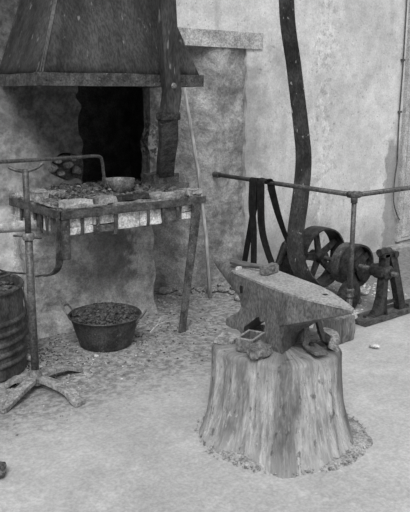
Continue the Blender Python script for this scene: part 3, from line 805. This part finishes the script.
bm = BM(); lathe(bm, [(0, 0), (.026, .0), (.03, .008), (.026, .016), (.024, .03), (.03, .04), (.03, .052), (.022, .06), (0, .06)], 18, TR(0, 0, .26)); link('collar', bm, M['tube'], G, 'auto')
bm = BM(); tube(bm, [(.053, 1.42, rz), (.056, 1.49, rz)], .023, 14); link('wall_socket', bm, M['tube'], G, 'auto')
block('post_block', 'worn wooden block on the floor behind the stump, beside the rail post', 'block', (1.53, -.77, -.002), (.22, .16, .17), .05, M['wood'], .02, 12, sub=5)

# belts over the rail
def hang(label, front, back, wf, wb, name='hanging_belt', fold=.0):
    top_ = []
    yf, yb = front[0][1], back[0][1]
    for k in range(0, 9):
        a_ = PI * k / 8; x = 1.69 - .024 * math.cos(a_); z = rz + .0 + .024 * math.sin(a_)
        top_.append((x, yf + (yb - yf) * k / 8, z))
    P = smooth_path(list(reversed(front)), 6)[:-1] + [Vector(p) for p in top_] + smooth_path(back, 6)[1:]
    n = len(P); nf = (len(front) - 1) * 6; W = [wf if i < nf * .45 else wf + (max(wf, wb) * 1.25 - wf) * min(1, (i - nf * .45) / (nf * .5)) if i < nf else (max(wf, wb) * 1.25 if i < nf + 9 else wb + (max(wf, wb) * 1.25 - wb) * max(0, 1 - (i - nf - 9) / 9)) for i in range(n)]
    bm = BM(); band(bm, P, (0, 1, .0), W, .006)
    o = link(name, bm, M['belt'], smooth='auto'); tag(o, label, 'belt')
hang('wide black leather belt hung over the rail, its ends dropping behind the anvil', [(1.666, .19, .92), (1.655, .185, .75), (1.65, .155, .58), (1.64, .14, .30), (1.63, .14, .03)], [(1.714, .20, .92), (1.73, .25, .70), (1.75, .34, .40), (1.76, .42, .06)], .062, .056)
hang('narrower black belt hung over the rail and sagging towards the machine', [(1.666, .105, .92), (1.64, .06, .63), (1.63, -.02, .45), (1.62, -.13, .29), (1.60, -.26, .08)], [(1.714, .05, .92), (1.74, -.005, .72), (1.80, -.03, .55), (1.88, -.02, .44), (1.96, .02, .38)], .06, .055)

# ------------------------------------------------------------------ line-shaft machine
SX, SZ = 2.17, .337
MC = thing('belt_machine', 'belt-driven shaft machine with two flat pulleys behind the rail', 'machine', (SX, -.30, 0))
def atY(y): return TR(0, y + .30, SZ) @ ALONG_Y
def pulley(name, y, R, w, rt, hubr, spokes, web=None):
    bm = BM()
    prof = [(R, -w / 2), (R + .004, 0), (R, w / 2), (R - rt, w / 2), (R - rt - .004, 0), (R - rt, -w / 2)]
    lathe(bm, prof, 72, atY(y), closed=True)
    o = link(name, bm, M['iron'], MC, 'auto')
    bm = BM(); lathe(bm, [(.018, -w * .45), (hubr, -w * .45), (hubr, w * .45), (.018, w * .45)], 28, atY(y), closed=True); link('pulley_hub', bm, M['iron'], o, 'auto')
    for k in range(spokes):
        a_ = 2 * PI * k / spokes + .5
        bm = BM(); c, s = math.cos(a_), math.sin(a_)
        P = [(hubr * .8 * c, y + .30, SZ + hubr * .8 * s), ((R - rt * .5) * c, y + .30, SZ + (R - rt * .5) * s)]
        band(bm, P, (-s, 0, c), [.06, .042], .018); link('spoke', bm, M['iron'], o)
    if web:
        bm = BM(); lathe(bm, [(hubr, web - .005), (R - rt, web - .005), (R - rt, web + .005), (hubr, web + .005)], 48, atY(y), closed=True); link('web', bm, M['iron'], o, 'auto')
    return o
lab(pulley('pulley', -.03, .232, .15, .012, .045, 5), 'large open flat pulley')

lab(pulley('pulley', -.405, .158, .07, .014, .04, 4), 'small pulley beside the stand')
bm = BM(); lathe(bm, [(.02, -.05), (.135, -.055), (.155, -.045), (.158, .0), (.155, .045), (.135, .05), (.02, .05)], 60, atY(-.335), closed=True); lab(link('drum_pulley', bm, M['legiron'], MC, 'auto'), 'solid worn drum pulley')
bm = BM(); tube(bm, [(0, -.47, SZ), (0, .68, SZ)], .018, 16); link('shaft', bm, M['tube'], MC, True)
bm = BM(); lathe(bm, [(.0, -.06), (.035, -.06), (.052, -.045), (.058, .0), (.056, .06), (.046, .08), (.046, .10), (.03, .11), (0, .11)], 28, atY(-.655)); lathe(bm, [(0, -.085), (.017, -.085), (.019, -.06), (0, -.06)], 16, atY(-.655)); lathe(bm, [(0, 0), (.016, 0), (.018, .03), (.010, .045), (0, .045)], 12, TR(0, -.355, SZ + .05))
box(bm, -.07, .07, -.385, -.33, SZ - .022, SZ + .022)
link('bearing', bm, M['iron'], MC, 'auto')
# A-shaped pedestal
bm = BM()
yb = -.36
prism(bm, [(-.13, .03), (.02, .03), (.01, .16), (.01, .30), (.015, .47), (-.035, .47), (-.035, .32), (-.05, .16), (-.08, .07)], yb - .03, yb + .03)
prism(bm, [(.04, .47), (.015, .47), (.06, .38), (.155, .10), (.17, .03), (.27, .03), (.235, .07), (.215, .13), (.12, .40), (.09, .47)], yb - .025, yb + .025)
prism(bm, [(-.05, .45), (.10, .45), (.10, .475), (-.05, .475)], yb - .03, yb + .03)
prism(bm, [(-.05, .11), (.18, .11), (.18, .085), (-.07, .085)], yb + .005, yb + .02)
link('pedestal', bm, M['iron'], MC, False, bev=.006)
bm = BM(); tube(bm, [(-.075, yb, .487), (.045, yb, .487)], .026, 14); link('cap', bm, M['iron'], MC, 'auto')
bm = BM(); tube(bm, [(.075, yb - .045, .462), (.075, yb + .04, .462)], .024, 14); link('nut', bm, M['iron'], MC, 'auto')
bm = BM(); box(bm, -.27, .60, -.43, -.25, -.002, .028); link('base_plate', bm, M['legiron'], MC, False, bev=.005)
for (x, y) in ((-.17, -.34), (-.0, -.40), (.30, -.36), (.5, -.36)):
    bm = BM(); lathe(bm, [(0, .045), (.011, .045), (.013, .028), (0, .028)], 6, TR(x, y, 0)); link('bolt', bm, M['iron'], MC)
bm = BM(); lathe(bm, [(0, -.02), (.10, -.02), (.125, -.008), (.125, .008), (.10, .02), (0, .02)], 40, TR(-.10, -.13, .125) @ RY(.55) @ ALONG_Y); lab(link('lower_disc', bm, M['iron'], MC, 'auto'), 'dark disc below the small pulley')
# rear bearing
bm = BM(); lathe(bm, [(.0, -.05), (.045, -.05), (.065, -.02), (.065, .03), (.04, .05), (0, .05)], 20, atY(.28)); box(bm, -.10, .10, .54, .62, .0, SZ - .04); box(bm, -.16, .16, .50, .66, 0, .03); tube(bm, [(-.13, .58, SZ - .1), (-.06, .58, SZ + .05), (.02, .58, SZ + .09)], .03, 10)
link('rear_bearing', bm, M['iron'], MC, False, bev=.004)
bm = BM(); box(bm, -.20, .16, -.05, .52, -.0, .045); box(bm, -.2, -.12, -.03, .5, .045, .12); link('bed_beam', bm, M['wood'], MC, False, bev=.008)

# the tall belt
P = smooth_path([(1.70, -.08, 3.0), (1.70, -.08, 2.19), (1.79, -.08, 1.75), (1.88, -.08, 1.33), (1.915, -.08, 1.10), (1.885, -.09, .84), (1.835, -.10, .58), (1.83, -.11, .42), (1.87, -.14, .28), (1.95, -.17, .19), (2.06, -.17, .15)], 8)
bm = BM(); n = len(P); band(bm, P, [Vector((.45, -.89, 0)) for i in range(n)], [.106 + .02 * min(1, max(0, (i - 16) / 26)) for i in range(n)], .012)
o = link('drive_belt', bm, M['belt2'], smooth='auto'); tag(o, 'long dusty drive belt hanging from above and curling under the large pulley', 'belt')

# ------------------------------------------------------------------ rubble and debris
random.seed(21)
GR = 'loose stones at the foot of the rough wall'
spots = []
def stone(x, y, s, label, group, mat, name='rubble_stone', z=0.):
    bm = BM(); rockbm(bm, (0, 0, 0), (s * random.uniform(.9, 1.4), s * random.uniform(.8, 1.1), s * random.uniform(.5, .8)), 2)
    zm = min(v.co.z for v in bm.verts)
    for v in bm.verts: v.co.z -= zm
    o = link(name, bm, mat, smooth='auto'); o.location = (x, y, z - .006); tag(o, label, 'stone', group); return o
for k in range(26):
    x = random.uniform(1.25, 2.0); t = (x - 1.25) / .75; wy = .98 - .22 * min(1, t * 1.6)
    stone(x, wy - random.uniform(.04, .30), random.uniform(.018, .048), 'loose grey stone in the rubble along the rough wall', GR, M['stone'])
for k in range(9):
    stone(random.uniform(1.62, 1.98), random.uniform(.0, .5), random.uniform(.02, .045), 'loose stone on the floor beneath the hanging belts', 'loose stones beneath the hanging belts', M['stone'])
for k in range(16):
    stone(random.uniform(1.80, 2.12), random.uniform(-.58, -.30), random.uniform(.022, .045), 'pale broken stone under the small pulley', 'pale stones under the small pulley', M['brick'])
for k in range(7):
    stone(random.uniform(2.2, 2.7), random.uniform(-.2, .2), random.uniform(.03, .05), 'pale broken stone behind the iron pedestal', 'stones behind the iron pedestal', M['brick'])
for k, (x, z, q) in enumerate(((.33, 1.05, .045), (.40, 1.02, .035), (.46, 1.07, .04), (.38, 1.11, .035), (.50, 1.12, .03), (.52, 1.03, .04), (.30, 1.13, .03))):
    stone(x, .775, q, 'rough stone showing in the broken plaster left of the hearth opening', 'stones bared in the wall left of the hearth opening', M['slab'] if k % 3 else M['stone'], 'wall_stone', z)
stone(2.06, -.22, .085, 'large pale stone below the rim of the big pulley', None, M['brick'])
stone(1.80, -.62, .055, 'grey stone on the floor just right of the rail post', None, M['stone'])
stone(-.87, -1.0, .05, 'dark clinker lump at the lower left edge of the floor', None, M['coal'])
stone(-.20, .16, .04, 'pale stone on the floor between the drum and the stand foot', None, M['pale'])
stone(.16, -.06, .016, 'small white chip on the floor in front of the basin', None, M['pale'])
bm = BM(); rockbm(bm, (0, 0, .012), (.035, .018, .012), 2); o = link('floor_chip', bm, M['pale'], smooth='auto'); o.location = (1.62, -1.03, 0); tag(o, 'flat pale chip on the bare floor right of the stump', 'chip')

def scatter(name, label, cat, mat, n, fn, lo, hi):
    bm = BM()
    for k in range(n):
        x, y = fn(); s = random.uniform(lo, hi) * random.uniform(.5, 1)
        rockbm(bm, (x, y, s * .25 - .004), (s * 1.2, s, s * .6), 1)
    o = link(name, bm, mat); tag(o, label, cat, kind='stuff')
gs = random.gauss
scatter('grit', 'dark coal grit strewn over the floor before the forge', 'grit', M['ash'], 1500, lambda: (gs(.25, .6), min(.46, gs(.0, .26))), .002, .009)
scatter('plaster_crumbs', 'white crumbs scattered around the stand and the basin', 'crumbs', M['pale'], 260, lambda: (gs(-.02, .3), gs(-.0, .24)), .002, .008)
scatter('coal_crumbs', 'black coal crumbs spread on the floor left of the basin', 'coal', M['char'], 700, lambda: (gs(.1, .45), gs(.18, .2)), .003, .010)
scatter('wall_rubble', 'fine rubble and dust along the foot of the rough wall', 'rubble', M['stone'], 700, lambda: (random.uniform(1.0, 2.1), .78 - abs(gs(0, .2))), .004, .018)
scatter('gravel', 'gravel and chips under the belt machine', 'gravel', M['brick'], 500, lambda: (random.uniform(1.75, 2.9), random.uniform(-.62, .4)), .004, .016)

# thin twig beside the basin
bm = BM(); tube(bm, smooth_path([(.62, .03, .03), (.70, .06, .06), (.80, .08, .055), (.86, .14, .012)], 5), .005, 6); tube(bm, [(.70, .06, .06), (.72, .05, .11)], .004, 6)
o = link('twig', bm, M['pole']); tag(o, 'thin forked twig on the floor right of the basin', 'twig')

# ------------------------------------------------------------------ light, world, camera
w = bpy.data.worlds.new('World'); S.world = w; w.use_nodes = True
bg = w.node_tree.nodes['Background']; bg.inputs[0].default_value = (1, 1, 1, 1); bg.inputs[1].default_value = .60
def sun(e, ang, dirv):
    l = bpy.data.lights.new('daylight', 'SUN'); l.energy = e; l.angle = math.radians(ang)
    o = bpy.data.objects.new('daylight', l); COL.objects.link(o)
    o.rotation_euler = Vector(dirv).to_track_quat('-Z', 'Y').to_euler()
sun(2.9, 30, (.50, .62, -.92))

c = bpy.data.cameras.new('camera'); co = bpy.data.objects.new('camera', c); COL.objects.link(co); S.camera = co
co.location = (-1.8405, -3.6471, 1.57); co.rotation_euler = (math.radians(77), 0, math.radians(-38.5))
c.sensor_fit = 'VERTICAL'; c.sensor_height = 24; c.lens = 700 / 512 * 24; c.clip_end = 60
S.view_settings.view_transform = 'Standard'; S.view_settings.look = 'None'; S.view_settings.gamma = 1; S.view_settings.exposure = 0
